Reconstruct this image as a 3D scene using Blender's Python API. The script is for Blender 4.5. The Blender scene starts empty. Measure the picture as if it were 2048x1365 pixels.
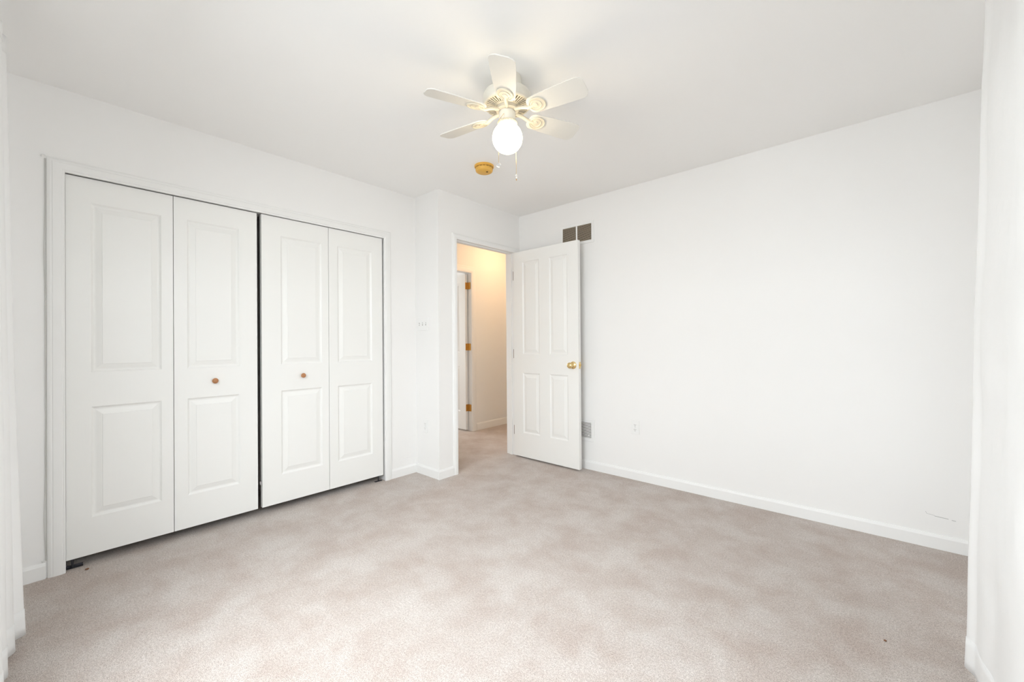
import bpy, bmesh, math, random
from mathutils import Vector, Matrix, noise
from math import sin, cos, pi, radians as R

random.seed(7)
S = bpy.context.scene
C = S.collection
H = 2.44                      # ceiling height
CAMZ = 1.14

# ------------------------------------------------------------------ camera
cam = bpy.data.objects.new('camera', bpy.data.cameras.new('camera'))
C.objects.link(cam)
cam.data.sensor_width = 36.0
cam.data.lens = 816.533 / 2048 * 36.0
cam.data.clip_start = 0.02
yaw, pit, rol = 0.7260, 0.0046, -0.0076
cam.matrix_world = (Matrix.Translation((0, 0, CAMZ)) @ Matrix.Rotation(yaw, 4, 'Z')
                    @ Matrix.Rotation(pi / 2 + pit, 4, 'X') @ Matrix.Rotation(rol, 4, 'Z'))
S.camera = cam

# ------------------------------------------------------------------ world, daylight, exposure
w = bpy.data.worlds.new('overcast_sky'); S.world = w
w.use_nodes = True
bg = w.node_tree.nodes['Background']
bg.inputs['Strength'].default_value = 1.0
_tc = w.node_tree.nodes.new('ShaderNodeTexCoord'); _sx = w.node_tree.nodes.new('ShaderNodeSeparateXYZ')
_rp = w.node_tree.nodes.new('ShaderNodeValToRGB')            # ground below the horizon, bright cloud above
_rp.color_ramp.elements[0].position = 0.48; _rp.color_ramp.elements[0].color = (0.46, 0.46, 0.43, 1)
_rp.color_ramp.elements[1].position = 0.53; _rp.color_ramp.elements[1].color = (1.7, 1.82, 1.9, 1)
_ma = w.node_tree.nodes.new('ShaderNodeMath'); _ma.operation = 'MULTIPLY_ADD'
_ma.inputs[1].default_value = 0.5; _ma.inputs[2].default_value = 0.5
w.node_tree.links.new(_tc.outputs['Generated'], _sx.inputs[0])
w.node_tree.links.new(_sx.outputs['Z'], _ma.inputs[0])
w.node_tree.links.new(_ma.outputs[0], _rp.inputs[0])
w.node_tree.links.new(_rp.outputs[0], bg.inputs['Color'])


def area(name, loc, size, rot, power, col):
    l = bpy.data.lights.new(name, 'AREA'); l.shape = 'RECTANGLE'
    l.size, l.size_y = size; l.energy = power; l.color = col
    o = bpy.data.objects.new(name, l); C.objects.link(o)
    o.location = loc; o.rotation_euler = rot
    return o


# the sky through each window opening: pitched down a little, as light from above the horizon is
area('daylight_front_window', (-1.12, -0.86, 1.86), (2.4, 1.35), (R(49), 0, 0), 104, (0.90, 0.96, 1.0))
area('daylight_right_window', (1.10, 1.10, 1.86), (2.2, 1.35), (R(50), 0, R(90)), 72, (0.90, 0.96, 1.0))
area('daylight_far_room', (-6.2, 3.0, 1.4), (1.4, 1.4), (R(75), 0, R(-90)), 26, (1.0, 0.98, 0.96))

S.view_settings.view_transform = 'Standard'
S.view_settings.look = 'None'
S.view_settings.gamma = 1
S.view_settings.use_curve_mapping = False
S.view_settings.exposure = 0.25
S.cycles.use_denoising = True
S.cycles.max_bounces = 16
S.cycles.diffuse_bounces = 10
S.cycles.glossy_bounces = 4
S.cycles.sample_clamp_indirect = 6


# ------------------------------------------------------------------ materials
def mat(name, col, rough=0.5, metal=0.0, spec=0.5, bump=None, vary=0.0, vscale=3.0, emit=None):
    m = bpy.data.materials.new(name); m.use_nodes = True
    nt = m.node_tree; b = nt.nodes['Principled BSDF']
    b.inputs['Base Color'].default_value = (*col, 1)
    b.inputs['Roughness'].default_value = rough
    b.inputs['Metallic'].default_value = metal
    b.inputs['Specular IOR Level'].default_value = spec
    tc = nt.nodes.new('ShaderNodeTexCoord')
    if vary:
        n = nt.nodes.new('ShaderNodeTexNoise'); n.inputs['Scale'].default_value = vscale
        n.inputs['Detail'].default_value = 4
        nt.links.new(tc.outputs['Object'], n.inputs['Vector'])
        mx = nt.nodes.new('ShaderNodeMix'); mx.data_type = 'RGBA'
        mx.inputs[6].default_value = (*[c * (1 - vary) for c in col], 1)
        mx.inputs[7].default_value = (*[min(1, c * (1 + vary)) for c in col], 1)
        nt.links.new(n.outputs['Fac'], mx.inputs[0])
        nt.links.new(mx.outputs[2], b.inputs['Base Color'])
    if bump:
        n = nt.nodes.new('ShaderNodeTexNoise'); n.inputs['Scale'].default_value = bump[0]
        n.inputs['Detail'].default_value = 3
        if len(bump) > 2:
            mp = nt.nodes.new('ShaderNodeMapping'); mp.inputs['Scale'].default_value = bump[2]
            nt.links.new(tc.outputs['Object'], mp.inputs[0]); nt.links.new(mp.outputs[0], n.inputs['Vector'])
        else:
            nt.links.new(tc.outputs['Object'], n.inputs['Vector'])
        bp = nt.nodes.new('ShaderNodeBump'); bp.inputs['Strength'].default_value = bump[1]
        bp.inputs['Distance'].default_value = 0.002
        nt.links.new(n.outputs['Fac'], bp.inputs['Height'])
        nt.links.new(bp.outputs[0], b.inputs['Normal'])
    if emit:
        b.inputs['Emission Color'].default_value = (*emit[0], 1)
        b.inputs['Emission Strength'].default_value = emit[1]
    return m


M = {}
M['wall'] = mat('wall_paint', (0.83, 0.825, 0.815), 0.55, bump=(120, 0.05), vary=0.008, vscale=2)
M['ceiling'] = mat('ceiling_paint', (0.89, 0.888, 0.88), 0.8, bump=(90, 0.05))
M['trim'] = mat('trim_paint', (0.82, 0.82, 0.81), 0.5, vary=0.01, vscale=6)
M['door'] = mat('door_paint', (0.83, 0.83, 0.81), 0.38, bump=(40, 0.12, (1, 1, 0.06)))
M['hall'] = mat('hall_paint', (0.82, 0.82, 0.80), 0.6)
M['plate'] = mat('outlet_plastic', (0.82, 0.82, 0.81), 0.3)
M['dark'] = mat('dark_slot', (0.02, 0.018, 0.015), 0.7)
M['duct_shade'] = mat('painted_duct_shade', (0.05, 0.038, 0.026), 0.8)
M['slot_shade'] = mat('painted_slot_shade', (0.030, 0.016, 0.007), 0.8)
M['switch_slot'] = mat('switch_slot', (0.34, 0.33, 0.31), 0.6)
M['old_bronze'] = mat('darkened_hinge', (0.16, 0.10, 0.06), 0.45, metal=0.5)
M['grille'] = mat('grille_enamel', (0.45, 0.385, 0.30), 0.4)
M['register'] = mat('register_enamel', (0.80, 0.79, 0.77), 0.4)
M['brass'] = mat('polished_brass', (0.82, 0.63, 0.31), 0.2, metal=1.0)
M['hinge_brass'] = mat('antique_brass', (0.62, 0.36, 0.10), 0.35, metal=0.85)
M['steel'] = mat('zinc_steel', (0.55, 0.55, 0.56), 0.35, metal=1.0)
M['oak'] = mat('oak_knob', (0.42, 0.19, 0.075), 0.35, vary=0.2, vscale=60)
M['fan'] = mat('fan_enamel', (0.70, 0.67, 0.59), 0.35)
M['blade'] = mat('fan_blade_laminate', (0.69, 0.675, 0.635), 0.5)
M['iron'] = mat('fan_bracket_enamel', (0.66, 0.605, 0.49), 0.4)
M['detector'] = mat('yellowed_plastic', (0.74, 0.42, 0.075), 0.45)
M['detector_dark'] = mat('detector_slot', (0.12, 0.055, 0.01), 0.7)
M['globe'] = mat('lit_opal_glass', (0.9, 0.88, 0.8), 0.2, emit=((1.0, 0.82, 0.54), 9.5))
M['cord'] = mat('painted_cord', (0.62, 0.61, 0.59), 0.7)
M['crystal'] = mat('clear_bead', (0.85, 0.85, 0.85), 0.08)
M['crystal'].node_tree.nodes['Principled BSDF'].inputs['Transmission Weight'].default_value = 0.85
M['bracket'] = mat('dull_bracket', (0.07, 0.07, 0.08), 0.4, metal=0.8)
M['scuff'] = mat('scuff_mark', (0.16, 0.16, 0.16), 0.8)
M['debris'] = mat('carpet_debris', (0.20, 0.095, 0.05), 0.95)


def carpet():
    m = bpy.data.materials.new('cut_pile_carpet'); m.use_nodes = True
    nt = m.node_tree; b = nt.nodes['Principled BSDF']
    b.inputs['Roughness'].default_value = 1.0
    b.inputs['Specular IOR Level'].default_value = 0.05
    b.inputs['Sheen Weight'].default_value = 0.12
    b.inputs['Sheen Roughness'].default_value = 0.6
    tc = nt.nodes.new('ShaderNodeTexCoord')

    def nz(scale, detail, rough=0.5, dist=0.0):
        n = nt.nodes.new('ShaderNodeTexNoise')
        n.inputs['Scale'].default_value = scale; n.inputs['Detail'].default_value = detail
        n.inputs['Roughness'].default_value = rough; n.inputs['Distortion'].default_value = dist
        nt.links.new(tc.outputs['Object'], n.inputs['Vector']); return n

    def ramp(src, p0, c0, p1, c1):
        r = nt.nodes.new('ShaderNodeValToRGB')
        r.color_ramp.elements[0].position = p0; r.color_ramp.elements[0].color = (*c0, 1)
        r.color_ramp.elements[1].position = p1; r.color_ramp.elements[1].color = (*c1, 1)
        nt.links.new(src, r.inputs[0]); return r

    def mul(a, c):
        x = nt.nodes.new('ShaderNodeMix'); x.data_type = 'RGBA'; x.blend_type = 'MULTIPLY'
        x.inputs[0].default_value = 1
        nt.links.new(a, x.inputs[6]); nt.links.new(c, x.inputs[7]); return x.outputs[2]

    patch = nz(4.2, 7, 0.66, 0.15)                       # pile brushed this way and that
    base = ramp(patch.outputs['Fac'], 0.36, (0.565, 0.488, 0.442), 0.62, (0.675, 0.627, 0.592))
    fleck = nz(400, 2, 0.7)
    fl = ramp(fleck.outputs['Fac'], 0.35, (0.44, 0.39, 0.36), 0.53, (1.06, 1.06, 1.06))
    mid = nz(125, 3, 0.65)
    md = ramp(mid.outputs['Fac'], 0.34, (0.82, 0.80, 0.785), 0.62, (1.09, 1.09, 1.09))
    col = mul(mul(base.outputs[0], fl.outputs[0]), md.outputs[0])
    nt.links.new(col, b.inputs['Base Color'])
    bp = nt.nodes.new('ShaderNodeBump'); bp.inputs['Strength'].default_value = 0.7
    bp.inputs['Distance'].default_value = 0.006
    nt.links.new(fleck.outputs['Fac'], bp.inputs['Height'])
    nt.links.new(bp.outputs[0], b.inputs['Normal'])
    return m


M['carpet'] = carpet()


def fabric():
    m = bpy.data.materials.new('white_satin_curtain'); m.use_nodes = True
    nt = m.node_tree; nt.nodes.clear()
    out = nt.nodes.new('ShaderNodeOutputMaterial')
    p = nt.nodes.new('ShaderNodeBsdfPrincipled')
    p.inputs['Base Color'].default_value = (0.87, 0.87, 0.865, 1)
    p.inputs['Roughness'].default_value = 0.5
    p.inputs['Sheen Weight'].default_value = 0.2
    t = nt.nodes.new('ShaderNodeBsdfTranslucent'); t.inputs['Color'].default_value = (0.92, 0.925, 0.92, 1)
    mx = nt.nodes.new('ShaderNodeMixShader'); mx.inputs[0].default_value = 0.10
    tc = nt.nodes.new('ShaderNodeTexCoord')
    n = nt.nodes.new('ShaderNodeTexNoise'); n.inputs['Scale'].default_value = 7; n.inputs['Detail'].default_value = 5
    nt.links.new(tc.outputs['Object'], n.inputs['Vector'])
    bp = nt.nodes.new('ShaderNodeBump'); bp.inputs['Strength'].default_value = 0.25
    bp.inputs['Distance'].default_value = 0.02
    nt.links.new(n.outputs['Fac'], bp.inputs['Height'])
    nt.links.new(bp.outputs[0], p.inputs['Normal'])
    nt.links.new(p.outputs[0], mx.inputs[1]); nt.links.new(t.outputs[0], mx.inputs[2])
    nt.links.new(mx.outputs[0], out.inputs[0])
    return m


M['curtain'] = fabric()


# ------------------------------------------------------------------ mesh helpers
class MB:
    """collects faces; build() links them as ONE mesh object"""
    def __init__(s):
        s.v, s.f, s.mi = [], [], []
        s.cur = 0

    def add(s, vs, fs):
        k = len(s.v); s.v += [tuple(v) for v in vs]
        s.f += [tuple(i + k for i in f) for f in fs]
        s.mi += [s.cur] * len(fs)
        return s

    def box(s, x0, x1, y0, y1, z0, z1, T=None):
        vs = [Vector((x, y, z)) for x in (x0, x1) for y in (y0, y1) for z in (z0, z1)]
        if T: vs = [T @ v for v in vs]
        return s.add(vs, [(0, 1, 3, 2), (4, 6, 7, 5), (0, 4, 5, 1), (2, 3, 7, 6), (0, 2, 6, 4), (1, 5, 7, 3)])

    def lathe(s, prof, n=48, T=None, axis='z'):
        vs, fs = [], []
        for r, z in prof:
            for i in range(n):
                a = 2 * pi * i / n
                p = Vector((r * cos(a), r * sin(a), z))
                if axis == 'y': p = Vector((p.x, z, p.y))
                if axis == 'x': p = Vector((z, p.x, p.y))
                vs.append(T @ p if T else p)
        for k in range(len(prof) - 1):
            for i in range(n):
                j = (i + 1) % n
                fs.append((k * n + i, k * n + j, (k + 1) * n + j, (k + 1) * n + i))
        if prof[0] == prof[-1]: return s.add(vs, fs)          # closed ring: no end caps
        if prof[0][0] > 1e-6: fs.append(tuple(range(n - 1, -1, -1)))
        if prof[-1][0] > 1e-6: fs.append(tuple((len(prof) - 1) * n + i for i in range(n)))
        return s.add(vs, fs)

    def tube(s, pts, r, n=8, T=None):
        pts = [Vector(p) for p in pts]; rs = r if isinstance(r, (list, tuple)) else [r] * len(pts)
        vs, fs = [], []
        for k, p in enumerate(pts):
            d = (pts[min(k + 1, len(pts) - 1)] - pts[max(k - 1, 0)]).normalized()
            u = d.cross(Vector((0.31, 0.2, 0.93)))
            if u.length < 0.1: u = d.cross(Vector((1, 0, 0)))
            u.normalize(); w_ = d.cross(u)
            for i in range(n):
                a = 2 * pi * i / n
                q = p + (u * cos(a) + w_ * sin(a)) * rs[k]
                vs.append(T @ q if T else q)
        for k in range(len(pts) - 1):
            for i in range(n):
                j = (i + 1) % n
                fs.append((k * n + i, k * n + j, (k + 1) * n + j, (k + 1) * n + i))
        fs.append(tuple(range(n - 1, -1, -1)))
        fs.append(tuple((len(pts) - 1) * n + i for i in range(n)))
        return s.add(vs, fs)

    def prism(s, outline, z0, z1, T=None):
        n = len(outline)
        vs = [Vector((x, y, z0)) for x, y in outline] + [Vector((x, y, z1)) for x, y in outline]
        if T: vs = [T @ v for v in vs]
        fs = [tuple(range(n - 1, -1, -1)), tuple(range(n, 2 * n))]
        fs += [(i, (i + 1) % n, n + (i + 1) % n, n + i) for i in range(n)]
        return s.add(vs, fs)

    def cells(s, xs, ys, zs, solid):
        """solid(cx,cy,cz)->bool over a grid; only outside faces are made"""
        nx, ny, nz = len(xs) - 1, len(ys) - 1, len(zs) - 1
        sol = {(i, j, k) for i in range(nx) for j in range(ny) for k in range(nz)
               if solid((xs[i] + xs[i + 1]) / 2, (ys[j] + ys[j + 1]) / 2, (zs[k] + zs[k + 1]) / 2)}
        for (i, j, k) in sol:
            x0, x1, y0, y1, z0, z1 = xs[i], xs[i + 1], ys[j], ys[j + 1], zs[k], zs[k + 1]
            if (i - 1, j, k) not in sol: s.add([(x0, y0, z0), (x0, y0, z1), (x0, y1, z1), (x0, y1, z0)], [(0, 1, 2, 3)])
            if (i + 1, j, k) not in sol: s.add([(x1, y0, z0), (x1, y1, z0), (x1, y1, z1), (x1, y0, z1)], [(0, 1, 2, 3)])
            if (i, j - 1, k) not in sol: s.add([(x0, y0, z0), (x1, y0, z0), (x1, y0, z1), (x0, y0, z1)], [(0, 1, 2, 3)])
            if (i, j + 1, k) not in sol: s.add([(x0, y1, z0), (x0, y1, z1), (x1, y1, z1), (x1, y1, z0)], [(0, 1, 2, 3)])
            if (i, j, k - 1) not in sol: s.add([(x0, y0, z0), (x0, y1, z0), (x1, y1, z0), (x1, y0, z0)], [(0, 1, 2, 3)])
            if (i, j, k + 1) not in sol: s.add([(x0, y0, z1), (x1, y0, z1), (x1, y1, z1), (x0, y1, z1)], [(0, 1, 2, 3)])
        return s

    def build(s, name, m, parent=None, smooth=None, bevel=None, weld=True):
        me = bpy.data.meshes.new(name)
        me.from_pydata([tuple(v) for v in s.v], [], s.f)
        for mm in (m if isinstance(m, (list, tuple)) else [m]): me.materials.append(mm)
        if isinstance(m, (list, tuple)): me.polygons.foreach_set('material_index', s.mi)
        if weld:
            bm = bmesh.new(); bm.from_mesh(me)
            bmesh.ops.remove_doubles(bm, verts=bm.verts, dist=1e-5)
            bmesh.ops.recalc_face_normals(bm, faces=bm.faces)
            bm.to_mesh(me); bm.free()
        if smooth is not None:
            me.shade_smooth(); me.set_sharp_from_angle(angle=R(smooth))
        o = bpy.data.objects.new(name, me); C.objects.link(o)
        if parent is not None: o.parent = parent
        if bevel:
            b = o.modifiers.new('bevel', 'BEVEL'); b.width = bevel; b.segments = 2; b.limit_method = 'ANGLE'
            b.angle_limit = R(40)
        return o


def tag(o, label=None, cat=None, group=None, kind=None):
    if label: o['label'] = label
    if cat: o['category'] = cat
    if group: o['group'] = group
    if kind: o['kind'] = kind
    return o


def struct(o, label, cat): return tag(o, label, cat, kind='structure')


def empty(name, loc=(0, 0, 0), rot=(0, 0, 0)):
    o = bpy.data.objects.new(name, None); C.objects.link(o)
    o.location = loc; o.rotation_euler = rot; o.empty_display_size = 0.05
    return o


# ------------------------------------------------------------------ room shell
XL, YB, XD = -3.0585, 3.204, -2.7325        # closet wall, back wall, door wall
XR, YF = 0.455, -0.225                      # right wall, front wall (behind the camera)
YN = 2.152                                  # face of the corner return
TW = 0.12
CY0, CY1, CZ = 0.030, 1.848, 2.036          # closet rough opening
DY0, DY1, DZ = 2.330, 3.145, 2.075          # bedroom doorway rough opening
XH = -3.905                                 # far hall wall
HY0, HY1, HZ = 2.825, 3.620, 2.075          # doorway across the hall

# floor and ceiling run on into the closet, the hall and the far room
fl = MB().box(-6.0, 0.58, -0.36, 5.4, -0.1, 0).build('floor', M['carpet'])
struct(fl, 'beige cut pile carpet covering the bedroom and hall floor', 'floor')
ce = MB().box(-6.0, 0.58, -0.36, 5.4, H, H + 0.1).build('ceiling', M['ceiling'])
struct(ce, 'flat white painted ceiling above the whole room', 'ceiling')

# left wall: closet front, the short return, and the wall that holds the bedroom doorway
def left_solid(x, y, z):
    if y < YN + TW:
        if x > XL:                      # the return that juts out
            return y > YN
        if x > XL - TW:
            return not (CY0 < y < CY1 and z < CZ)
        return False
    if x < XD - TW: return False
    return not (DY0 < y < DY1 and z < DZ)


mb = MB().cells(sorted([XL - TW, XL, XD - TW, XD]), [YF, CY0, CY1, YN, YN + TW, DY0, DY1, YB],
                [0, CZ, DZ, H], left_solid)
wl = mb.build('wall_left', M['wall'])
struct(wl, 'white painted wall with the closet opening, a short return and the doorway', 'wall')
MB().box(XL - 0.002, XL + 0.0015, 2.00, YN, 0.1405, 0.1425).build('paint_ridge', M['wall'], wl)
MB().box(-3.055, -2.895, YN - 0.0015, YN + 0.002, 0.364, 0.3665,).build('paint_ridge', M['wall'], wl)

wb = MB().box(XD - 0.12, XR + TW, YB, YB + TW, 0, H).build('wall_back', M['wall'])
struct(wb, 'bare white painted wall behind the open door with outlet and vents', 'wall')
mb = MB()
for pts in ([(0.203, 0.192), (0.207, 0.181), (0.236, 0.1775), (0.238, 0.1755)],
            [(0.238, 0.1745), (0.262, 0.173), (0.290, 0.1715)], [(0.302, 0.1685), (0.317, 0.1675)]):
    mb.tube([(x, YB, z) for x, z in pts], 0.0009 if pts[0][0] > 0.23 else 0.0005, 6)
mb.build('scuff_mark', M['scuff'], wb)

# right wall and front wall each with a window opening (the daylight)
RW = (0.32, 1.96, 0.62, 2.08)
mb = MB().cells([XR, XR + TW], [YF, RW[0], RW[1], YB], [0, RW[2], RW[3], H],
                lambda x, y, z: not (RW[0] < y < RW[1] and RW[2] < z < RW[3]))
struct(mb.build('wall_right', M['wall']), 'white wall with a window, hidden behind the right curtain', 'wall')
FW = (-2.12, -0.32, 0.62, 2.08)
mb = MB().cells([XL - TW, FW[0], FW[1], XR + TW], [YF - TW, YF], [0, FW[2], FW[3], H],
                lambda x, y, z: not (FW[0] < x < FW[1] and FW[2] < z < FW[3]))
struct(mb.build('wall_front', M['wall']), 'white wall with a window behind the camera position', 'wall')


def sash(name, box, horizontal, label):
    a0, a1, z0, z1 = box
    m_ = MB()
    def bar(u0, u1, v0, v1):
        if horizontal: m_.box(u0, u1, YF - 0.08, YF - 0.04, v0, v1)
        else: m_.box(XR + 0.04, XR + 0.08, u0, u1, v0, v1)
    bar(a0, a0 + .04, z0, z1); bar(a1 - .04, a1, z0, z1)
    bar(a0 + .04, a1 - .04, z0, z0 + .04); bar(a0 + .04, a1 - .04, z1 - .04, z1)
    zm = (z0 + z1) / 2; bar(a0 + .04, a1 - .04, zm - .02, zm + .02)
    struct(m_.build(name, M['trim']), label, 'window')


sash('window_1', FW, True, 'white sash window frame in the front wall')
sash('window_2', RW, False, 'white sash window frame in the right wall')

# closet interior
mb = MB().cells([-3.85, -3.75, XL - TW], [YF, -0.15, 2.07, YN], [0, H],
                lambda x, y, z: x < -3.75 or y < -0.15 or y > 2.07)
struct(mb.build('wall_closet', M['wall']), 'inside walls of the closet behind the bifold doors', 'wall')

# hall and far room shells
mb = MB().cells([XH - TW, XH], [YN + 0.0, HY0, HY1, 5.3], [0, HZ, H],
                lambda x, y, z: not (HY0 < y < HY1 and z < HZ))
struct(mb.build('wall_hall_left', M['hall']), 'cream lit hall wall seen through the open doorway', 'wall')
struct(MB().box(XH, -2.73, 5.2, 5.3, 0, H).build('wall_hall_end', M['hall']), 'end wall of the hall', 'wall')
struct(MB().box(-2.85, -2.73, YB + TW, 5.2, 0, H).build('wall_hall_right', M['hall']), 'hall wall behind the bedroom', 'wall')
struct(MB().box(XH, XL - TW, YN + 0.0, YN + TW, 0, H).build('wall_hall_front', M['hall']), 'hall wall at the closet end', 'wall')
mb = MB().box(-6.0, XH - TW, 4.3, 4.4, 0, H).box(-6.0, XH - TW, 1.7, 1.8, 0, H)
mb.cells([-6.0, -5.9], [1.8, 2.3, 3.7, 4.3], [0, 0.7, 2.1, H], lambda x, y, z: not (2.3 < y < 3.7 and .7 < z < 2.1))
mb.box(XH - TW - 0.02, XH - TW, 1.8, YN, 0, H)
struct(mb.build('wall_far_room', M['wall']), 'white walls of the room across the hall', 'wall')

# ------------------------------------------------------------------ trim
CAS = [(0, 0), (0, .010), (.004, .013), (.010, .013), (.013, .0155), (.030, .017), (.044, .0155),
       (.048, .013), (.053, .014), (.060, .012), (.066, .008), (.066, 0)]   # (distance from opening, projection)


def casing(path, prof, place, close_ends=True):
    """mitred casing: path = corners (u,v) with outward normals handled by mitre; place(u,v,d)->xyz"""
    mb_ = MB(); n = len(prof); vs = []
    for (u, v, du, dv) in path:
        for o, d in prof:
            vs.append(place(u + du * o, v + dv * o, d))
    fs = []
    for k in range(len(path) - 1):
        for i in range(n):
            j = (i + 1) % n
            fs.append((k * n + i, k * n + j, (k + 1) * n + j, (k + 1) * n + i))
    fs.append(tuple(range(n))); fs.append(tuple((len(path) - 1) * n + i for i in range(n)))
    return mb_.add(vs, fs)


def door_trim(name, y0, y1, zt, xface, sgn, label, jamb, scale=1.0, stop=None):
    prof = [(o * scale, d) for o, d in CAS]
    path = [(y0, 0.0, -1, 0), (y0, zt, -1, 1), (y1, zt, 1, 1), (y1, 0.0, 1, 0)]
    m_ = casing(path, prof, lambda u, v, d: Vector((xface + sgn * d, u, v)))
    x0, x1 = jamb       # jamb lining
    e = 0.006
    m_.box(x0, x1, y0 - .018, y0 - e, 0, zt + e)
    m_.box(x0, x1, y1 + e, y1 + .018, 0, zt + e)
    m_.box(x0, x1, y0 - .018, y1 + .018, zt + e, zt + .018)
    if stop:                                # door stop strips nailed to the lining
        a, b = stop
        m_.box(a, b, y0 - e, y0 + .005, 0, zt + e); m_.box(a, b, y1 - .005, y1 + e, 0, zt + e)
        m_.box(a, b, y0 + .005, y1 - .005, zt - .005, zt + e)
    return struct(m_.build(name, M['trim'], smooth=25), label, 'trim')


# closet casing: clear opening 0.043 .. 1.835
door_trim('trim_1', 0.044, 1.838, 2.0205, XL, 1, 'wide white moulded casing around the closet opening', (XL - TW, XL - .001), 0.93)
door_trim('trim_2', 2.351, 3.120, 2.053, XD, 1, 'white moulded casing around the bedroom doorway', (XD - TW, XD - .001), 0.74, (XD - .075, XD - .040))
door_trim('trim_3', 2.845, 3.602, 2.050, XH, 1, 'white casing of the doorway across the hall', (XH - TW, XH - .001), 1.25)


def baseboard(name, x0, y0, x1, y1, label, h=0.078, t=0.012, m='trim'):
    d = Vector((x1 - x0, y1 - y0, 0)); L = d.length; d.normalize()
    nrm = Vector((-d.y, d.x, 0))        # room side is to the left of the direction of travel
    prof = [(0, 0), (t, 0), (t, h - .015), (t - .0022, h - .009), (t - .0042, h - .003), (t - .0062, h), (0, h)]
    a, b = Vector((x0, y0, 0)), Vector((x1, y1, 0)); n = len(prof)
    vs = [a + nrm * o + Vector((0, 0, z)) for o, z in prof] + [b + nrm * o + Vector((0, 0, z)) for o, z in prof]
    fs = [(i, (i + 1) % n, n + (i + 1) % n, n + i) for i in range(n)] + [tuple(range(n)), tuple(range(n, 2 * n))]
    return struct(MB().add(vs, fs).build(name, M[m]), label, 'baseboard')


baseboard('baseboard_left_1', XL, -0.023, XL, YF, 'white baseboard left of the closet behind the curtain')
baseboard('baseboard_left_2', XL, YN, XL, 1.899, 'short white baseboard right of the closet')
baseboard('baseboard_left_3', XD, YN, XL, YN, 'white baseboard on the short return beneath the light switch')
baseboard('baseboard_left_4', XD, 2.308, XD, YN - 0.012, 'narrow white baseboard beside the doorway')
baseboard('baseboard_back', XR, YB, XD, YB, 'long white baseboard along the bare back wall')
baseboard('baseboard_right', XR, YF, XR, YB, 'white baseboard under the right window')
baseboard('baseboard_front', XL, YF, XR, YF, 'white baseboard under the front window')
baseboard('baseboard_hall', XH, 5.2, XH, 3.686, 'baseboard along the hall wall', h=0.092, m='hall')

# ------------------------------------------------------------------ panelled doors
PROF = [(0, 0), (.004, -.0035), (.009, -.0075), (.014, -.0085), (.019, -.008), (.038, -.0030), (.042, -.0022), (.0435, -.0005)]


def leaf_mesh(W, Hh, T, panels, both=True):
    """leaf in local coords: u = x 0..W, v = z 0..H, front face at y=0 (facing -y), back at y=T"""
    mb_ = MB()
    us = sorted({0, W} | {p[0] for p in panels} | {p[1] for p in panels})
    vs_ = sorted({0, Hh} | {p[2] for p in panels} | {p[3] for p in panels})

    def face(side):
        yy = (lambda d: -d) if side == 0 else (lambda d: T + d)
        for i in range(len(us) - 1):
            for j in range(len(vs_) - 1):
                cu, cv = (us[i] + us[i + 1]) / 2, (vs_[j] + vs_[j + 1]) / 2
                if any(p[0] < cu < p[1] and p[2] < cv < p[3] for p in panels): continue
                mb_.add([(us[i], yy(0), vs_[j]), (us[i + 1], yy(0), vs_[j]), (us[i + 1], yy(0), vs_[j + 1]), (us[i], yy(0), vs_[j + 1])],
                        [(0, 1, 2, 3) if side == 0 else (3, 2, 1, 0)])
        for (a, b, c, d) in panels:
            vv = []
            for ins, dep in PROF:
                y = yy(dep)
                vv += [(a + ins, y, c + ins), (b - ins, y, c + ins), (b - ins, y, d - ins), (a + ins, y, d - ins)]
            ff = []
            for k in range(len(PROF) - 1):
                for i in range(4):
                    j = (i + 1) % 4
                    ff.append((k * 4 + i, k * 4 + j, k * 4 + 4 + j, k * 4 + 4 + i))
            k = (len(PROF) - 1) * 4
            ff.append((k, k + 1, k + 2, k + 3))
            if side: ff = [tuple(reversed(f)) for f in ff]
            mb_.add(vv, ff)
    face(0)
    if both: face(1)
    else: mb_.add([(0, T, 0), (W, T, 0), (W, T, Hh), (0, T, Hh)], [(3, 2, 1, 0)])
    for i in range(len(us) - 1):
        for z in (0, Hh):
            mb_.add([(us[i], 0, z), (us[i + 1], 0, z), (us[i + 1], T, z), (us[i], T, z)], [(3, 2, 1, 0) if z == 0 else (0, 1, 2, 3)])
    for j in range(len(vs_) - 1):
        for x in (0, W):
            mb_.add([(x, 0, vs_[j]), (x, T, vs_[j]), (x, T, vs_[j + 1]), (x, 0, vs_[j + 1])], [(3, 2, 1, 0) if x == 0 else (0, 1, 2, 3)])
    return mb_


# --- bifold closet doors: local x of a leaf runs along +y of the room, its front (-y local) faces +x
def bifold(name, y0, wa, wb_, rot, knob_leaf, knob_u, label, hinge_left, pan):
    root = empty(name, (XL - 0.014, y0, 0.05))
    struct(root, label, 'door')
    Hh = 1.968
    # the pair folds a little: leaf a and leaf b meet at the middle hinge
    def put(o, yy, ang, pivot_shift=0):
        o.rotation_euler = (0, 0, R(90) + ang); o.location = (pivot_shift, yy, 0)
    la = leaf_mesh(wa, Hh, 0.033, pan[0], both=False).build('door_leaf', M['door'], root)
    lb = leaf_mesh(wb_, Hh, 0.033, pan[1], both=False).build('door_leaf', M['door'], root)
    if hinge_left:
        put(la, 0, -rot); put(lb, wa * cos(rot) + .003, rot, wa * sin(rot))
    else:
        put(la, 0, rot * -1, 0); put(lb, wa * cos(rot) + .003, rot, wa * sin(rot))
    kl = la if knob_leaf == 0 else lb
    k = MB().lathe([(.0001, -.030), (.009, -.0295), (.014, -.027), (.0165, -.022), (.0165, -.018), (.013, -.013), (.008, -.010), (.007, -.004), (.009, 0)], 32, axis='y')
    k.build('knob', M['oak'], kl, smooth=40).location = (knob_u, 0, 0.869)
    return root, la, lb


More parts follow.
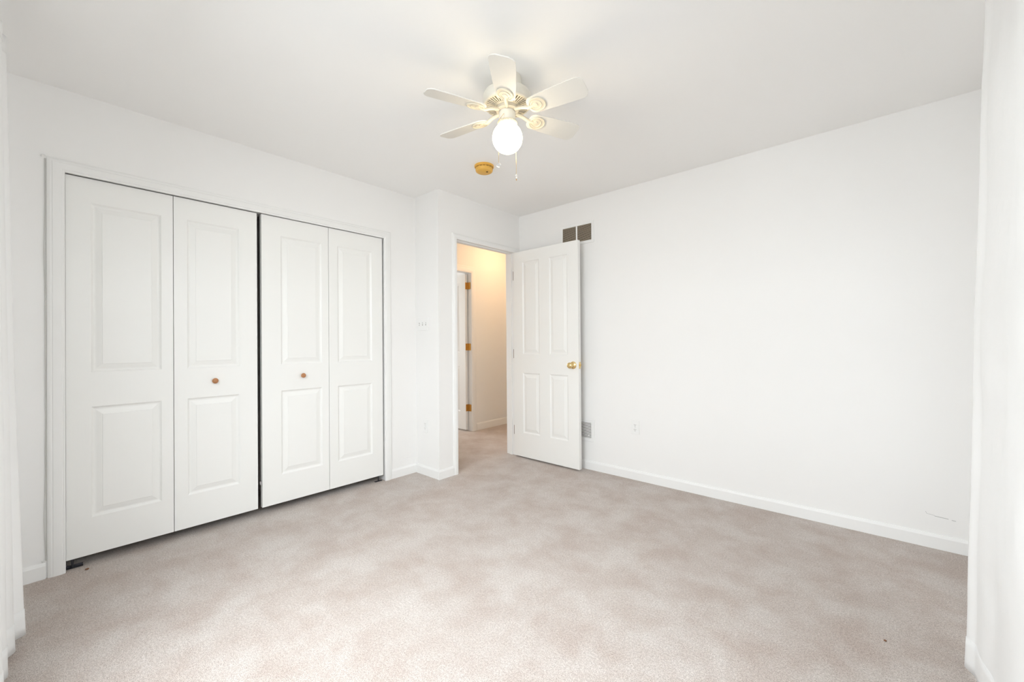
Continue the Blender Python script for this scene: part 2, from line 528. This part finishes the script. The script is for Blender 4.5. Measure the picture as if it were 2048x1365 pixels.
PT = (1.845 - 0, 0.96, 0.768, 0.20)   # panel z (local): top of upper, bottom of upper, top of lower, bottom of lower


def pp(a, b): return [(a, b, 0.952, 1.842), (a, b, 0.194, 0.772)]


r1, a1, b1 = bifold('door_1', 0.0452, 0.4263, 0.4325, 0.000, 1, 0.196,
                    'left pair of white bifold closet doors, shut flat, nearest the curtain', True,
                    (pp(0.090, 0.374), pp(0.062, 0.330)))
r2, a2, b2 = bifold('door_2', 0.932, 0.448, 0.4455, 0.000, 0, 0.258,
                    'right pair of white bifold closet doors, standing slightly proud beside the dark gap', False,
                    (pp(0.118, 0.398), pp(0.066, 0.350)))
r2.location.x += 0.006
# pivot brackets on the floor at both outer corners, alignment clip on the meeting edge
br = MB().box(-.030, -.006, 0, .060, -.048, -.046).box(-.030, -.0285, 0, .060, -.048, -.038).lathe([(.005, -.047), (.005, 0)], 12, T=Matrix.Translation((-.016, .022, 0)))
br.build('pivot_bracket', M['bracket'], r1)
br = MB().box(-.030, -.008, .83, .893, -.048, -.046).lathe([(.005, -.047), (.005, 0)], 12, T=Matrix.Translation((-.016, .86, 0)))
br.build('pivot_bracket', M['bracket'], r2)
MB().box(-.022, -.010, -.012, -.0005, .155, .175).lathe([(.004, 0), (.004, .010)], 10, T=Matrix.Translation((-.006, -.006, .150))).build('alignment_clip', M['steel'], r2)

# --- bedroom door, open flat toward the back wall
DW, DH = 0.765, 2.030
d3 = empty('door_3', (XD + 0.018, 3.086, 0.016), (0, 0, R(-0.6)))
struct(d3, 'white four panel bedroom door standing open against the back wall', 'door')
lv = []
for (a, b) in ((0.118, 0.327), (0.447, 0.652)):
    lv += [(a, b, 1.012, 1.922), (a, b, 0.236, 0.828)]
leaf = leaf_mesh(DW, DH, 0.035, lv).build('door_leaf', M['door'], d3)
kn = MB()
kn.lathe([(.0335, 0), (.0335, -.003), (.030, -.007), (.022, -.010), (.014, -.013), (.0115, -.020), (.0115, -.034), (.018, -.039), (.0245, -.046), (.0270, -.054), (.0255, -.062), (.019, -.068), (.008, -.0705), (.0001, -.071)], 40, axis='y')
kn.build('door_knob', M['brass'], d3, smooth=50).location = (0.708, 0, 0.921)
kn = MB().lathe([(.0335, 0), (.0335, .003), (.022, .010), (.0115, .020), (.0115, .034), (.0245, .046), (.027, .054), (.019, .068), (.0001, .071)], 32, axis='y')
kn.build('door_knob', M['brass'], d3, smooth=50).location = (0.708, 0.035, 0.921)
lp = MB().box(-.001, .0018, .005, .030, -.029, .029).box(.0018, .010, .011, .024, -.009, .009)
lp.build('latch_plate', M['brass'], d3).location = (DW, 0, 0.921)
for z in (0.25, 1.015, 1.80):
    hm = MB().lathe([(.0055, -.045), (.0055, .045)], 12).box(.003, .0064, .004, .032, -.044, .044)
    hm.build('hinge', M['old_bronze'], d3, smooth=40).location = (-.009, .012, z)

# --- door across the hall, open into the far room; hinge plates show on its edge
d4 = empty('door_4', (-3.966, 3.5575, 0.018), (0, 0, R(180)))
struct(d4, 'white panelled door open into the room across the hall with brass hinges', 'door')
lf = leaf_mesh(0.745, 2.02, 0.034, [(a, b, c, d) for a, b in ((.11, .32), (.43, .64)) for c, d in ((1.0, 1.91), (.23, .82))], both=True)
o = lf.build('door_leaf', M['door'], d4); o.location = (0, -0.034, 0)
for z in (0.282, 1.073, 1.868):
    hm = MB().box(-.0025, 0, -.033, -.002, -.044, .044).box(-.058, -.004, -.0425, -.0405, -.044, .044)
    hm.lathe([(.006, -.045), (.006, .045)], 12, T=Matrix.Translation((-.006, -.036, 0)))
    hm.build('hinge', M['hinge_brass'], d4, smooth=40).location = (0, 0, z)
kn = MB().lathe([(.032, 0), (.030, .007), (.0115, .020), (.0115, .034), (.0255, .048), (.026, .056), (.018, .067), (.0001, .07)], 32, axis='y')
kn.build('door_knob', M['brass'], d4, smooth=50).location = (0.685, 0, 0.92)

# ------------------------------------------------------------------ wall plates and grilles
def louvre_grille(name, xr, xl, zt, zb, frame, cols, pitch, slat_m, label, cat, tilt=35):
    """on the back wall (facing -y); root at bottom centre"""
    cx = (xl + xr) / 2
    root = empty(name, (cx, YB, zb)); tag(root, label, cat)
    W, Hh = xr - xl, zt - zb
    f = MB(); t = .007
    fw = frame
    f.cells([-W / 2, -W / 2 + fw, W / 2 - fw, W / 2], [-t, 0], [0, fw, Hh - fw, Hh],
            lambda x, y, z: abs(x) > W / 2 - fw or z < fw or z > Hh - fw)
    f.build('grille_frame', M['trim'], root, bevel=.003)
    for c in cols:
        MB().box(c - .007, c + .007, -t, 0, fw, Hh - fw).build('mullion', M['trim'], root)
    MB().box(-W / 2 + fw, W / 2 - fw, -.0012, -.0004, fw, Hh - fw).build('duct_shade_sheet', M['duct_shade'], root)  # flat dark sheet on the uncut wall, the duct's shade painted in
    s_ = MB(); n = int((Hh - 2 * fw) / pitch)
    edges = [-W / 2 + fw] + [q for c in cols for q in (c - .007, c + .007)] + [W / 2 - fw]
    for i in range(n):
        z = fw + (i + .5) * (Hh - 2 * fw) / n
        for k in range(0, len(edges), 2):
            s_.add([(edges[k], -.0060, z - pitch * .34), (edges[k + 1], -.0060, z - pitch * .34), (edges[k + 1], -.0022, z + pitch * .12), (edges[k], -.0022, z + pitch * .12),
                    (edges[k], -.0066, z - pitch * .34 + .0012), (edges[k + 1], -.0066, z - pitch * .34 + .0012), (edges[k + 1], -.0028, z + pitch * .12 + .0012), (edges[k], -.0028, z + pitch * .12 + .0012)],
                   [(0, 1, 2, 3), (7, 6, 5, 4), (0, 4, 5, 1), (1, 5, 6, 2), (2, 6, 7, 3), (3, 7, 4, 0)])
    s_.build('louvres', slat_m, root)
    return root


louvre_grille('return_air_grille', -1.857, -2.216, 2.233, 2.034, 0.026, [0.0], 0.0098, M['grille'],
              'white framed return air grille with brown louvres high on the wall above the door', 'vent')
rg = louvre_grille('floor_register', -1.871, -2.215, 0.447, 0.249, 0.030, [], 0.0105, M['register'],
                   'small white wall register low on the wall, half hidden behind the open door', 'vent')
MB().box(.118, .122, -.012, -.006, .05, .062).build('damper_lever', M['register'], rg)


def duplex(root, slot='dark', W=.070, Hh=.114):
    MB().box(-W / 2, W / 2, -.005, 0, -Hh / 2, Hh / 2).build('cover_plate', M['plate'], root, bevel=.003)
    for dz in (.0195, -.0195):
        ol = []
        for i in range(32):
            a = 2 * pi * i / 32; x, z = .0172 * cos(a), .0172 * sin(a)
            ol.append((x, max(-.0135, min(.0135, z))))
        T = Matrix.Translation((0, 0, dz)) @ Matrix.Rotation(R(90), 4, 'X')
        rc = MB().prism(ol, .0049, .0068, T).build('receptacle', M['plate'], root)
        s_ = MB().box(-.0075, -.0052, -.0074, -.0066, dz - .001, dz + .0075).box(.0052, .0075, -.0074, -.0066, dz, dz + .0065)
        s_.lathe([(.0026, -.0074), (.0026, -.0066)], 12, T=Matrix.Translation((0, 0, dz - .0075)), axis='y')
        s_.build('slots', M[slot], rc)
    MB().lathe([(.0001, -.0065), (.0030, -.0062), (.0032, -.005)], 12, axis='y').build('screw', M['steel'], root)


o = empty('power_outlet', (-1.486, YB, 0.432)); duplex(o)
tag(o, 'white double power outlet low on the bare back wall', 'power outlet')
o = empty('power_outlet', (-2.920, YN, 0.423)); duplex(o, 'switch_slot')
tag(o, 'white painted power outlet on the narrow wall return left of the doorway', 'power outlet')

o = empty('light_switch', (-2.948, YN, 1.310))
tag(o, 'white triple light switch plate on the narrow wall left of the doorway', 'light switch')
MB().box(-.082, .082, -.006, 0, -.058, .058).build('cover_plate', M['plate'], o, bevel=.004)
for i, x in enumerate((-.046, 0, .046)):
    up = (-1, 1, 1)[i]
    t_ = MB().box(-.0052, .0052, -.0062, -.0058, -.0125, .0125).build('toggle_slot', M['switch_slot'], o); t_.location = (x, 0, 0)
    g = MB().add([(-.0045, -.004, -.004), (.0045, -.004, -.004), (.0045, -.004, .004), (-.0045, -.004, .004),
                  (-.0038, -.018, up * .008 - .003), (.0038, -.018, up * .008 - .003), (.0038, -.018, up * .008 + .003), (-.0038, -.018, up * .008 + .003)],
                 [(3, 2, 1, 0), (4, 5, 6, 7), (0, 1, 5, 4), (1, 2, 6, 5), (2, 3, 7, 6), (3, 0, 4, 7)])
    g = g.build('toggle', M['plate'], o); g.location = (x, 0, 0)

# ------------------------------------------------------------------ cord and hooks beside the closet casing
xs = XL + 0.005
pts = [(xs, -.0225 + .004 * noise.noise(Vector((0, 0, z * 3.1))) - .004 * max(0, sin(z * 5)) ** 4, z) for z in [0.085 + i * (2.07 - 0.085) / 90 for i in range(91)]]
cd = MB().tube(pts, .0014, 7)
pts = [(xs, -.0195 + .0012 * noise.noise(Vector((4, 0, z * 2.1))), z) for z in [0.085 + i * (2.07 - 0.085) / 60 for i in range(61)]]
cd.tube(pts, .0014, 7)
tag(cd.build('cord', M['cord'], smooth=60), 'thin painted cord running down the wall beside the closet casing', 'cord')


def hook(z, label):
    p = [(XL - .004, -.034, z), (XL + .010, -.034, z)]
    p += [(XL + .018 + .008 * sin(a), -.034 + .0 + .010 * (1 - cos(a)) * .6, z + .004 * sin(a)) for a in [i * pi / 8 for i in range(9)]]
    h = MB().tube(p, .0018, 8).lathe([(.004, 0), (.004, .0015)], 12, T=Matrix.Translation((XL, -.034, z)) @ Matrix.Rotation(R(90), 4, 'Y'))
    tag(h.build('cup_hook', M['trim'], smooth=60), label, 'hook')


hook(2.078, 'small white hook at the top corner of the closet casing')
hook(0.088, 'small white hook just above the baseboard beside the closet')

# ------------------------------------------------------------------ smoke detector
sd = empty('smoke_detector', (-2.131, 2.107, H))
tag(sd, 'round yellowed smoke detector on the ceiling beyond the fan', 'smoke detector')
MB().lathe([(.0001, 0), (.071, 0), (.071, -.010), (.068, -.013), (.0001, -.013)], 48).build('base_plate', M['detector'], sd, smooth=40)
MB().lathe([(.0001, -.012), (.063, -.012), (.063, -.034), (.060, -.041), (.052, -.046), (.0001, -.048)], 48).build('cover', M['detector'], sd, smooth=40)
vs = MB()
for i in range(16):
    T = Matrix.Rotation(2 * pi * i / 16, 4, 'Z')
    vs.box(.0615, .0634, -.009, .009, -.0205, -.0165, T)
vs.build('vent_slots', M['detector_dark'], sd)
MB().lathe([(.0001, -.0500), (.007, -.0498), (.0075, -.046)], 20, T=Matrix.Translation((.024, .006, 0))).build('test_button', M['detector_dark'], sd, smooth=40)

# ------------------------------------------------------------------ ceiling fan
FX, FY = -1.339, 1.486
fan = empty('ceiling_fan', (FX, FY, H))
tag(fan, 'white ceiling fan with six blades and a lit round globe lamp', 'ceiling fan')
ZH = -H                                   # local z = world z - H
def L(z): return z - H
MB().lathe([(.0001, 0), (.070, 0), (.071, -.010), (.071, -.080), (.066, L(2.358)), (.0001, L(2.358))], 56).build('canopy', M['fan'], fan, smooth=40)
MB().lathe([(.060, L(2.364)), (.100, L(2.363)), (.1125, L(2.358)), (.118, L(2.350)), (.118, L(2.314)), (.1165, L(2.308)), (.113, L(2.304)),
            (.109, L(2.303)), (.109, L(2.321)), (.060, L(2.321))], 64).build('motor_housing', M['fan'], fan, smooth=40)
vr = MB()
NS = 46
for i in range(NS):                       # radial bars of the vent ring
    T = Matrix.Rotation(2 * pi * i / NS, 4, 'Z')
    a0, a1 = .0021, .0042
    vr.add([T @ Vector(p) for p in [(.062, -a0, L(2.2950)), (.106, -a1, L(2.3025)), (.106, a1, L(2.3025)), (.062, a0, L(2.2950)),
                                    (.062, -a0, L(2.2990)), (.106, -a1, L(2.3065)), (.106, a1, L(2.3065)), (.062, a0, L(2.2990))]],
           [(0, 1, 2, 3), (7, 6, 5, 4), (0, 4, 5, 1), (1, 5, 6, 2), (2, 6, 7, 3), (3, 7, 4, 0)])
vr.lathe([(.104, L(2.3015)), (.110, L(2.3025)), (.110, L(2.3070)), (.104, L(2.3070)), (.104, L(2.3015))], 64)
vr.lathe([(.050, L(2.2920)), (.064, L(2.2945)), (.064, L(2.3000)), (.050, L(2.3000)), (.050, L(2.2920))], 64)
vr.build('vent_ring', M['iron'], fan)
MB().lathe([(.052, L(2.2993)), (.1085, L(2.3075)), (.1085, L(2.3090)), (.052, L(2.3010)), (.052, L(2.2993))], 48).build('slot_shade_sheet', M['slot_shade'], fan)  # dark sheet right behind the vent bars; recess shade put into its colour
MB().lathe([(.0001, L(2.3120)), (.046, L(2.3120)), (.053, L(2.2960)), (.056, L(2.2880)), (.055, L(2.2780)), (.046, L(2.2740)), (.0001, L(2.2740))], 48).build('flywheel', M['iron'], fan, smooth=40)
MB().lathe([(.0001, L(2.2760)), (.036, L(2.2760)), (.0405, L(2.2720)), (.0405, L(2.2240)), (.036, L(2.2180)), (.0001, L(2.2180))], 48).build('switch_cup', M['fan'], fan, smooth=40)
fit = MB().lathe([(.030, L(2.2270)), (.042, L(2.2250)), (.046, L(2.2170)), (.044, L(2.2100)), (.030, L(2.2100)), (.030, L(2.2270))], 48)
for i in range(40):                       # rope edge of the globe holder
    a = 2 * pi * i / 40
    fit.tube([(.0445 * cos(a - .07), .0445 * sin(a - .07), L(2.2245)), (.0478 * cos(a), .0478 * sin(a), L(2.2180)), (.0452 * cos(a + .07), .0452 * sin(a + .07), L(2.2105))], [.0015, .0023, .0015], 6)
fit.build('globe_holder', M['iron'], fan, smooth=50)
GZ = 2.1455; GR = .0738
prof = [(.030, L(2.217))] + [(GR * sin(t), L(GZ) + GR * cos(t)) for t in [R(24) + i * (pi - R(24)) / 30 for i in range(31)]]
prof[-1] = (.0001, prof[-1][1])
MB().lathe(prof, 56).build('globe', M['globe'], fan, smooth=60)['label'] = 'lit white glass globe'

def blade_outline():
    # half widths along the radius; clipped, rounded tip and a rounded root
    r0, r1 = .118, .410
    top = []
    n = 10
    for i in range(n + 1):                # root arc
        a = pi / 2 * i / n
        top.append((r0 + .030 * (1 - cos(a)), .047 * sin(a) ** .8))
    top += [(.24, .0535), (.34, .0575), (.384, .0575)]
    for i in range(1, 9):
        a = pi / 2 * i / 9
        top.append((.384 + .022 * sin(a), .0575 - .0235 * (1 - cos(a)) * .6 - .0235 * .4 * i / 9))
    top.append((r1, .030))
    return top + [(x, -y) for x, y in reversed(top) if y > 1e-5]


def ring(mb_, cx, rx, ry, rt, z, T, n=40, a0=0, a1=2 * pi):
    pts_ = [(cx + rx * cos(a0 + (a1 - a0) * i / n), ry * sin(a0 + (a1 - a0) * i / n), z) for i in range(n + 1)]
    mb_.tube(pts_, rt, 8, T)


PITCH = R(-15)
for i in range(6):
    ang = R(-51) + R(60) * i
    T = Matrix.Rotation(ang, 4, 'Z') @ Matrix.Translation((0, 0, L(2.262))) @ Matrix.Rotation(PITCH, 4, 'X')
    bl = MB().prism(blade_outline(), 0, .005, T).build('fan_blade', M['blade'], fan, bevel=.0012)
    ir = MB()
    Ta = Matrix.Rotation(ang, 4, 'Z')
    p0 = Ta @ Vector((.045, 0, L(2.278))); p1 = Ta @ Vector((.085, 0, L(2.272))); p2 = T @ Vector((.122, 0, -.004)); p3 = T @ Vector((.156, 0, -.0015))
    ir.tube([p0, p1, p2, p3], [.0095, .0085, .0095, .005], 12)
    ol = [(.168 + .042 * cos(2 * pi * k / 40), .038 * sin(2 * pi * k / 40)) for k in range(40)]
    ir.prism(ol, -.0032, -.0002, T)
    ring(ir, .168, .040, .0365, .0036, -.0032, T, a1=2.02 * pi)
    ring(ir, .163, .026, .0235, .0030, -.0034, T, a0=R(-150), a1=R(150))
    ir.lathe([(.014, -.003), (.012, -.0062), (.0001, -.0075)], 20, T=T @ Matrix.Translation((.158, 0, 0)))
    ir.build('blade_bracket', M['iron'], fan, smooth=50)


def pull(name_pts, pend, label=None):
    ch = MB().tube(name_pts, .0011, 6)
    p = [Vector(q) for q in name_pts]
    # small beads along the hanging length
    z0, z1 = p[-1].z, p[1].z
    k = int((z1 - z0) / .006)
    for q in range(k):
        t = q / k
        c = p[-1].lerp(p[1], t) if len(p) == 3 else p[-1].lerp(p[-2], t)
        ch.lathe([(.0001, -.0013), (.0012, 0), (.0001, .0013)], 6, T=Matrix.Translation(c))
    return ch.build('pull_chain', M['brass'], fan)


TC = Vector((.669, -.743)); RT = Vector((.7477, .664))      # toward the room's front corner, and across
def off(t, r, z): q = TC * t + RT * r; return (q.x, q.y, L(z))
c1 = pull([off(.038, -.016, 2.247), off(.066, -.039, 2.200), off(.080, -.042, 2.165), off(.080, -.042, 1.990)], 0)
T = Matrix.Translation(off(.080, -.042, 1.979))
MB().lathe([(.0001, -.0016), (.0095, -.0016), (.0105, 0), (.0095, .0016), (.0001, .0016)], 28,
           T=T @ Matrix.Rotation(yaw, 4, 'Z'), axis='y').build('pull_tag', M['crystal'], c1, smooth=40)
c2 = pull([off(-.030, .024, 2.247), off(-.066, .044, 2.205), off(-.074, .044, 2.165), off(-.074, .044, 2.000)], 0)
MB().lathe([(.0001, -.017), (.003, -.015), (.0065, -.006), (.0055, .002), (.002, .007), (.0001, .008)], 16,
           T=Matrix.Translation(off(-.074, .044, 1.993))).build('pull_tag', M['crystal'], c2, smooth=40)
MB().lathe([(.0001, -.006), (.0025, -.004), (.0025, .002), (.0001, .003)], 10,
           T=Matrix.Translation(off(-.074, .044, 1.972))).build('pull_tag', M['hinge_brass'], c2, smooth=40)

# hall lamp: its light only reaches the bedroom through the doorway
hl = bpy.data.lights.new('hall_lamp_light', 'POINT'); hl.energy = 10; hl.color = (1.0, 0.62, 0.33); hl.shadow_soft_size = 0.09
ho = bpy.data.objects.new('hall_lamp_light', hl); C.objects.link(ho); ho.location = (-3.32, 4.00, 2.33)

# ------------------------------------------------------------------ curtains
def curtain(name, fn, z0, z1, ns, nz_, label):
    """fn(s, h) -> (x, y): s 0..1 along the panel, h 0 bottom .. 1 top"""
    vs, fs = [], []
    for j in range(nz_ + 1):
        h = j / nz_; z = z0 + (z1 - z0) * h
        for i in range(ns + 1):
            x, y = fn(i / ns, h); vs.append((x, y, z))
    for j in range(nz_):
        for i in range(ns):
            a = j * (ns + 1) + i
            fs.append((a, a + 1, a + ns + 2, a + ns + 1))
    o_ = MB().add(vs, fs).build(name, M['curtain'], smooth=80, weld=False)
    sm = o_.modifiers.new('cloth', 'SOLIDIFY'); sm.thickness = .0012; sm.offset = 0
    # doubled hem strip at the bottom and rod pocket heading at the top
    for nm, ja, jb in (('hem', 0, max(2, int(.105 / (z1 - z0) * nz_))), ('rod_pocket', nz_ - max(2, int(.055 / (z1 - z0) * nz_)), nz_)):
        v2, f2 = [], []
        for j in range(ja, jb + 1):
            for i in range(ns + 1):
                v2.append(vs[j * (ns + 1) + i])
        for j in range(jb - ja):
            for i in range(ns):
                a = j * (ns + 1) + i
                f2.append((a, a + 1, a + ns + 2, a + ns + 1))
        h_ = MB().add(v2, f2).build(nm, M['curtain'], o_, smooth=80, weld=False)
        sm = h_.modifiers.new('cloth', 'SOLIDIFY'); sm.thickness = .0045; sm.offset = 0
    return tag(o_, label, 'curtain')


def lerp(a, b, t): return a + (b - a) * t


def interp(tab, s):
    for (s0, a0, b0), (s1, a1_, b1_) in zip(tab, tab[1:]):
        if s <= s1:
            t = (s - s0) / (s1 - s0); t = t * t * (3 - 2 * t)
            return lerp(a0, a1_, (s - s0) / (s1 - s0)), lerp(b0, b1_, t)
    return tab[-1][1:]


LB = [(0, -2.478, -.150), (.04, -2.490, -.120), (.09, -2.488, -.073), (.20, -2.44, -.125), (.30, -2.38, -.092), (.42, -2.30, -.140),
      (.54, -2.22, -.102), (.66, -2.14, -.145), (.78, -2.06, -.105), (.9, -1.98, -.145), (1, -1.92, -.110)]
LT = [(0, -2.478, -.150), (.04, -2.488, -.140), (.09, -2.487, -.117), (.20, -2.44, -.135), (.30, -2.38, -.122), (.42, -2.30, -.140),
      (.54, -2.22, -.122), (.66, -2.14, -.140), (.78, -2.06, -.122), (.9, -1.98, -.140), (1, -1.92, -.122)]


def left_fn(s, h):
    a, b = interp(LB, s), interp(LT, s)
    k = h ** 0.8
    n = .004 * noise.noise(Vector((s * 9, h * 3, 1.7))) * (1 - h)
    return lerp(a[0], b[0], k), lerp(a[1], b[1], k) + n


curtain('curtain', left_fn, .018, 2.33, 150, 70, 'white floor length curtain at the left edge beside the closet')

RB = [(0, .300, 2.100), (.03, .255, 2.098), (.06, .2225, 2.078), (.12, .240, 2.03), (.30, .258, 1.86), (.58, .238, 1.58),
      (.80, .262, 1.37), (1, .250, 1.18)]
RTT = [(0, .325, 2.095), (.03, .305, 2.093), (.06, .2885, 2.078), (.12, .298, 2.03), (.30, .308, 1.86), (.58, .292, 1.58),
       (.80, .310, 1.37), (1, .300, 1.18)]


def right_fn(s, h):
    def rev(tab):
        t2 = [(a, y, x) for a, x, y in tab]
        y, x = interp(t2, s); return x, y
    a, b = rev(RB), rev(RTT)
    n = .013 * noise.noise(Vector((s * 4.5, h * 7, 3.1))) + .0035 * noise.noise(Vector((s * 12 + h * 9, h * 24, 9.4)))
    n *= min(1, s / .2)
    return lerp(a[0], b[0], h) + n, lerp(a[1], b[1], h)


curtain('curtain', right_fn, .018, 2.36, 170, 90, 'white floor length curtain at the right edge in front of the back wall corner')

# ------------------------------------------------------------------ bits on the carpet
def crumb(x, y, r, label, m):
    bm = bmesh.new(); bmesh.ops.create_icosphere(bm, subdivisions=2, radius=r)
    for v in bm.verts:
        v.co *= 1 + .5 * noise.noise(v.co * 90 + Vector((x * 9, y * 7, 0))); v.co.z = v.co.z * .5
    me = bpy.data.meshes.new('carpet_lint'); bm.to_mesh(me); bm.free(); me.materials.append(m)
    o_ = bpy.data.objects.new('carpet_lint', me); C.objects.link(o_); o_.location = (x, y, r * .35)
    tag(o_, label, 'lint')


crumb(0.02, 2.091, .0055, 'tiny brown speck of lint on the carpet near the right curtain', M['debris'])
crumb(-3.010, 0.115, .008, 'tiny reddish brown bit of lint under the corner of the closet door', M['debris'])
